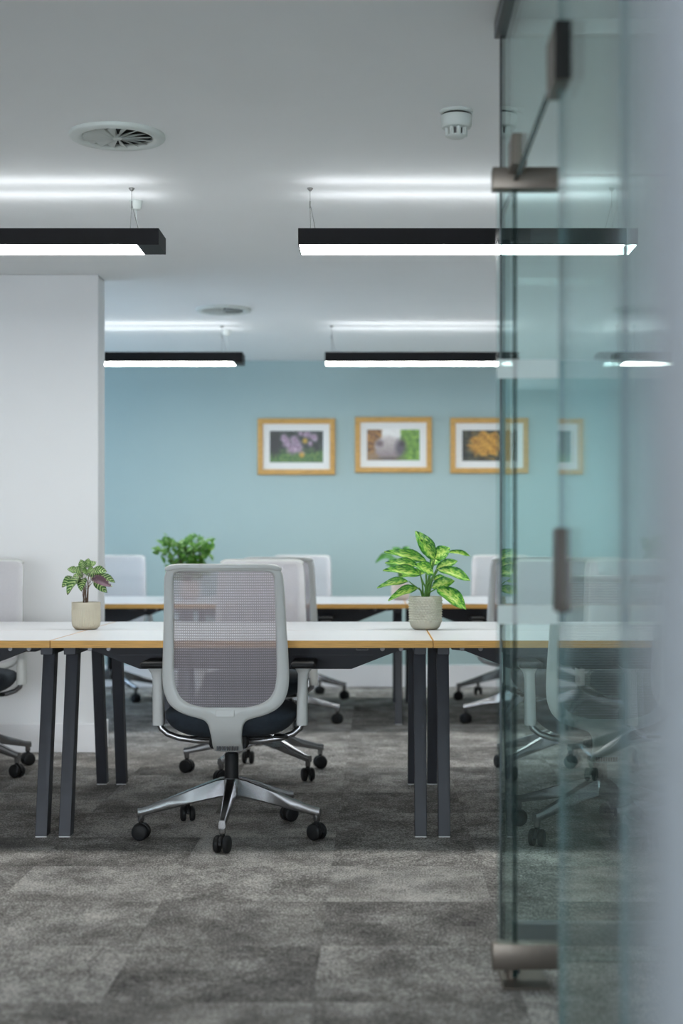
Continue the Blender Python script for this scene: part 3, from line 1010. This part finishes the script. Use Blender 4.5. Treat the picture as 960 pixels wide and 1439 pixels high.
def picture(px0, px1, py0, py1, ink, label):
    d = DB - .03
    a, c = P(px0, py1, d), P(px1, py0, d)
    w, h = (c.x - a.x) / 2, (c.z - a.z) / 2
    t = thing('framed_photograph', label, 'picture', ((a.x + c.x) / 2, DB, (a.z + c.z) / 2), 0, 'framed photographs on the teal wall')
    fw = .040
    b = bmesh.new()
    def ring(i, y): return [b.verts.new((sx * (w - i), y, sz * (h - i))) for sx, sz in ((-1, -1), (1, -1), (1, 1), (-1, 1))]
    rs = [ring(0, -.001), ring(0, -.028), ring(.003, -.030), ring(fw - .003, -.030), ring(fw, -.028), ring(fw, -.001)]
    for r0, r1 in zip(rs, rs[1:]):
        for k in range(4): b.faces.new((r0[k], r0[(k + 1) % 4], r1[(k + 1) % 4], r1[k]))
    obj('frame', b, 'oak_frame', t)
    mw = fw + .05
    mh = fw + .052
    b = bmesh.new()
    o = [b.verts.new((sx * (w - fw), -.012, sz * (h - fw))) for sx, sz in ((-1, -1), (1, -1), (1, 1), (-1, 1))]
    i_ = [b.verts.new((sx * (w - mw), -.012, sz * (h - mh))) for sx, sz in ((-1, -1), (1, -1), (1, 1), (-1, 1))]
    j_ = [b.verts.new((sx * (w - mw - .002), -.009, sz * (h - mh - .002))) for sx, sz in ((-1, -1), (1, -1), (1, 1), (-1, 1))]
    for r0, r1 in ((o, i_), (i_, j_)):
        for k in range(4): b.faces.new((r0[k], r0[(k + 1) % 4], r1[(k + 1) % 4], r1[k]))
    obj('mount_board', b, 'mat_board', t)
    nx, nz = 84, 52
    b = bmesh.new()
    cl = b.verts.layers.float_color.new('ink')
    rows = []
    for j in range(nz + 1):
        r = []
        for i in range(nx + 1):
            u, v = i / nx, j / nz
            vv = b.verts.new(((2 * u - 1) * (w - mw), -.0085, (2 * v - 1) * (h - mh)))
            q = ink(u, v)
            vv[cl] = (s2l(q[0]), s2l(q[1]), s2l(q[2]), 1)
            r.append(vv)
        rows.append(r)
    for r0, r1 in zip(rows, rows[1:]):
        for i in range(nx): b.faces.new((r0[i], r0[i + 1], r1[i + 1], r1[i]))
    obj('print', b, 'print', t)
picture(362, 471, 588, 667, ink_flowers, 'oak framed photograph of mauve flowers, leftmost on the teal wall')
picture(499, 607, 586, 664, ink_muzzle, 'oak framed close-up photograph of an animal muzzle and nostrils')
picture(633, 743, 587, 665, ink_fungus, 'oak framed photograph of orange branching growth beside the glass edge')

# ------------------------------------------------------------------ potted plants
def leaf_mesh(name, mats, droop=.18, fold=.16, shape='oval', nl=9, nw=6):
    """unit leaf along +x, width along y, face up +z"""
    b = bmesh.new()
    uvl = b.loops.layers.uv.new('UVMap')
    g = []
    for i in range(nl + 1):
        t = i / nl
        if shape == 'oval': w = math.sin(PI * t ** .85) ** .75
        else: w = (math.sin(PI * t ** .7) ** .9) * (1 - .25 * t)
        w = max(w, .03)
        row = []
        for j in range(nw + 1):
            s = 2 * j / nw - 1
            z = -droop * t * t + fold * abs(s) * w + .03 * math.sin(t * 9 + s * 2) * abs(s)
            row.append(b.verts.new((t, s * w * .5, z)))
        g.append(row)
    for i in range(nl):
        for j in range(nw):
            f = b.faces.new((g[i][j], g[i + 1][j], g[i + 1][j + 1], g[i][j + 1])); f.smooth = True
            for l, (a, c) in zip(f.loops, ((i, j), (i + 1, j), (i + 1, j + 1), (i, j + 1))): l[uvl].uv = (a / nl, c / nw)
    if len(mats) > 1:                                   # a second skin for the underside
        vs = {v: b.verts.new(v.co - Vector((0, 0, .004))) for v in list(b.verts)}
        for f in list(b.faces):
            if all(v in vs for v in f.verts):
                nf = b.faces.new([vs[v] for v in reversed(f.verts)]); nf.material_index = 1; nf.smooth = True
                for l in nf.loops: l[uvl].uv = (.5, .5)
    me = bpy.data.meshes.new(name)
    b.to_mesh(me); b.free()
    for m in mats: me.materials.append(M[m])
    return me
def place_leaf(me, parent, base, tip, width, nrm):
    x = tip - base; L = x.length; x.normalize()
    n = Vector(nrm); n = (n - x * n.dot(x)).normalized()
    y = n.cross(x)
    o = bpy.data.objects.new('leaf', me)
    COL.objects.link(o)
    o.parent = parent
    mt = Matrix((x * L, y * width, n * L)).transposed().to_4x4()
    mt.translation = base
    o.matrix_local = mt
    return o
def pot_profile(r, h, rb, round_):
    n = 8
    pr = [(0, 0), (rb * .8, 0)]
    for k in range(n + 1):
        a = PI / 2 * k / n
        pr.append((rb * .8 + (r * .97 - rb * .8) * math.sin(a), round_ * (1 - math.cos(a))))
    return pr, [(r, h), (r * .99, h + .001), (r * .93, h), (r * .92, h - .018), (0, h - .018)]
def pot(parent, r, h, rb, round_, mat, disp=None, rows=30, n=120):
    b = bmesh.new()
    a, c = pot_profile(r, h, rb, round_)
    z0, r0 = a[-1][1], a[-1][0]
    mid = [(r0 + (r - r0) * k / rows, z0 + (h - z0) * k / rows) for k in range(1, rows)]
    lathe(b, a + mid + c, n, disp=disp)
    p = obj('pot', b, mat, parent, 60)
    b = bmesh.new()
    lathe(b, [(0, h - .012), (r * .5, h - .008), (r * .9, h - .012), (r * .9, h - .017), (0, h - .017)], 32, disp=lambda a, z, q: .002 * math.sin(a * 7))
    obj('soil', b, 'soil', parent)
    return p

# -- striped dark plant in the ribbed cream pot
D1 = 6.20
t = thing('potted_plant', 'small dark striped-leaf plant in a ribbed cream pot on the left of the front desks', 'potted plant', (P(121, 883, D1).x, D1, TZ + .0005))
pot(t, .0595, .112, .046, .03, 'pot_cream', lambda a, z, r: (.0011 * math.cos(a * 44) if .012 < z < .082 and r > .04 else 0), 26, 264)
O = Vector(t.location)
lm = leaf_mesh('leaf', ['leaf_striped', 'leaf_underside'], .22, .14, 'oval')
lmu = leaf_mesh('leaf', ['leaf_underside', 'leaf_striped'], .22, .14, 'oval')
crown = Vector((0, 0, .108))
SP = [(105, 812, 88, 821, .03, -.03), (112, 810, 94, 829, .032, -.06), (108, 803, 97, 799, .022, -.02), (118, 800, 114, 788, .022, -.01), (124, 797, 133, 789, .022, .01), (130, 802, 147, 801, .026, -.02),
      (138, 808, 160, 815, .02, .0), (128, 812, 152, 820, .034, -.07), (133, 815, 147, 829, .026, -.05), (115, 806, 106, 800, .03, -.05), (121, 806, 128, 799, .03, -.06), (120, 800, 112, 794, .028, .02),
      (126, 805, 138, 806, .03, -.03), (116, 812, 104, 806, .028, .03), (125, 810, 140, 800, .028, .04), (113, 815, 100, 815, .03, .03), (122, 798, 124, 786, .02, .0), (130, 812, 146, 812, .026, .04), (119, 812, 113, 826, .028, -.06), (124, 808, 118, 802, .028, -.05)]
sb = bmesh.new()
for i, (bx, by, tx, ty, w, dy) in enumerate(SP):
    a = P(bx, by, D1 + dy * .35) - O; c = P(tx, ty, D1 + dy) - O; c = a + (c - a) * 1.12
    place_leaf(lmu if i == 7 else lm, t, a, c, w * (1.15 if i == 7 else 1.6), (random.uniform(-.5, .5), -.9, .7))
    s0 = crown + Vector((random.uniform(-.012, .012), random.uniform(-.012, .012), -.006))
    tube(sb, [s0, s0.lerp(a, .5) + Vector(((a.x - s0.x) * -.25, 0, .012)), a], [.0013, .0011, .0009], 6)
st = obj('stem', sb, 'stem_brown', t)

# -- large variegated plant in the dimpled pot
D2 = 6.20
t = thing('potted_plant', 'large variegated green and yellow leafed plant in a dimpled stone pot on the desk joint', 'potted plant', (P(598, 884, D2).x, D2, TZ + .0005))
def dimple(a, z, r):
    if z < .034 or z > .128 or r < .045: return 0
    k = z / .0104
    row = math.floor(k)
    aa = a * 30 / (2 * PI) + (.5 if row % 2 else 0)
    fx, fz = (aa % 1) - .5, (k % 1) - .5
    return .0060 * max(0, 1 - math.hypot(fx, fz) * 2.1)
pot(t, .0675, .136, .05, .035, 'pot_stone', dimple, 70, 288)
O = Vector(t.location)
lv = leaf_mesh('leaf', ['leaf_variegated'], .15, .12, 'oval', 10, 8)
crown = Vector((0, 0, .128))
LV = [(609, 784, 586, 746, .058, -.03), (611, 786, 592, 758, .05, -.06), (611, 785, 631, 769, .06, -.04), (630, 776, 663, 779, .022, .02), (601, 790, 541, 771, .042, .01), (589, 796, 543, 787, .036, -.04),
      (591, 808, 541, 797, .044, -.07), (610, 806, 585, 792, .055, -.09), (613, 800, 643, 786, .038, -.01), (616, 801, 662, 812, .050, -.07), (575, 817, 530, 822, .034, -.02), (589, 826, 546, 839, .040, -.08),
      (607, 826, 638, 814, .05, -.04), (614, 827, 656, 852, .070, -.10), (609, 815, 627, 809, .026, .03), (606, 795, 620, 778, .04, .05), (598, 806, 560, 808, .036, .06)]
sb = bmesh.new()
for i, (bx, by, tx, ty, w, dy) in enumerate(LV):
    a = P(bx, by, D2 + dy * .4) - O; c = P(tx, ty, D2 + dy) - O
    nx = (tx - bx) / 140.0
    place_leaf(lv, t, a, c, w * 1.15, (nx, -.9, .66))
    s0 = crown + Vector((random.uniform(-.01, .014), random.uniform(-.012, .012), -.014))
    tube(sb, [s0, s0.lerp(a, .45) + Vector(((s0.x - a.x) * .22, 0, .01)), s0.lerp(a, .8) + Vector((0, 0, .006)), a], [.0042, .0034, .0026, .0016], 8)
obj('stem', sb, 'stem_green', t)

# -- plant behind it on the rear desks
D3 = 9.62
p0 = P(563, 841, D3)
t = thing('potted_plant', 'broad-leafed green plant in a plain blush pot on the rear desks behind the variegated plant', 'potted plant', (p0.x, D3, TZ + .0005))
pot(t, .060, .105, .045, .03, 'pot_blush', None, 8, 48)
O = Vector(t.location)
lb = leaf_mesh('leaf', ['leaf_dark'], .16, .12, 'oval')
crown = Vector((0, 0, .095))
sb = bmesh.new()
for (bx, by, tx, ty, w, dy) in ((549, 779, 527, 788, .05, -.03), (556, 787, 541, 781, .06, -.08), (560, 785, 543, 793, .055, -.05), (566, 778, 575, 767, .05, .02), (563, 778, 552, 768, .05, .03), (572, 784, 588, 789, .05, -.03),
                                (562, 790, 574, 794, .06, -.09), (558, 792, 548, 797, .05, -.1), (566, 784, 578, 776, .05, .07)):
    a = P(bx, by, D3 + dy * .4) - O; c = P(tx, ty, D3 + dy) - O
    place_leaf(lb, t, a, c, w, ((tx - bx) / 90.0, -.7, .7))
    tube(sb, [crown + Vector((0, 0, -.008)), crown.lerp(a, .5) + Vector(((crown.x - a.x) * .2, 0, .012)), a], [.004, .003, .0018], 8)
obj('stem', sb, 'stem_green', t)

# -- bushy plant behind the large chair
D4 = 9.62
p0 = P(266, 841, D4)
t = thing('potted_plant', 'bushy small-leafed green plant on the rear desks, its top showing above the large chair', 'potted plant', (p0.x, D4, TZ + .0005))
pot(t, .065, .12, .05, .03, 'pot_blush', None, 8, 48)
O = Vector(t.location)
ls = leaf_mesh('leaf_small', ['leaf_bushy'], .2, .12, 'oval', 4, 2)
crown = Vector((0, 0, .11))
fb = bmesh.new(); fu = fb.loops.layers.uv.new('UVMap')
sb = bmesh.new()
BL = [(200, 290), (232, 300), (260, 105), (290, 140), (240, 225), (330, 195), (380, 215), (500, 190), (640, 115), (600, 170), (690, 190), (745, 290), (770, 140), (500, 300), (560, 330), (620, 380), (320, 390),
      (430, 380), (540, 400), (680, 380), (660, 260), (590, 240), (440, 240), (480, 260), (350, 440), (470, 470), (600, 470), (700, 450), (540, 160), (690, 250), (400, 480), (560, 540), (640, 560), (420, 560)]
for (u, v) in BL:
    dy = random.uniform(-.10, .10)
    c0 = P(200 + u / 8, 740 + v / 8, D4 + dy) - O
    tube(sb, [crown + Vector((random.uniform(-.012, .012), 0, -.006)), crown.lerp(c0, .5) + Vector((0, 0, .03)), c0], [.0028, .002, .001], 5)
    thin = u > 755 or v < 150
    for k in range(4 if thin else 8):
        dirv = Vector((random.gauss(0, 1), random.gauss(0, 1), random.gauss(.25, .8))).normalized()
        L = random.uniform(.042, .064)
        base = c0 + Vector((random.uniform(-.02, .02), random.uniform(-.02, .02), random.uniform(-.022, .012))) * (.4 if thin else 1)
        n = Vector((random.gauss(0, .4), -.6, .8)); n = (n - dirv * n.dot(dirv)).normalized()
        y = n.cross(dirv)
        mt = Matrix((dirv * L, y * L * .62, n * L)).transposed().to_4x4(); mt.translation = base
        vs = [fb.verts.new(mt @ q.co) for q in ls.vertices]
        for p in ls.polygons:
            f = fb.faces.new([vs[q] for q in p.vertices]); f.smooth = True
            for l in f.loops: l[fu].uv = (.5, .5)
fm = bpy.data.meshes.new('foliage'); fb.to_mesh(fm); fb.free(); fm.materials.append(M['leaf_bushy'])
fo = put('foliage', fm, t); fo['kind'] = 'stuff'
obj('stem', sb, 'stem_brown', t)
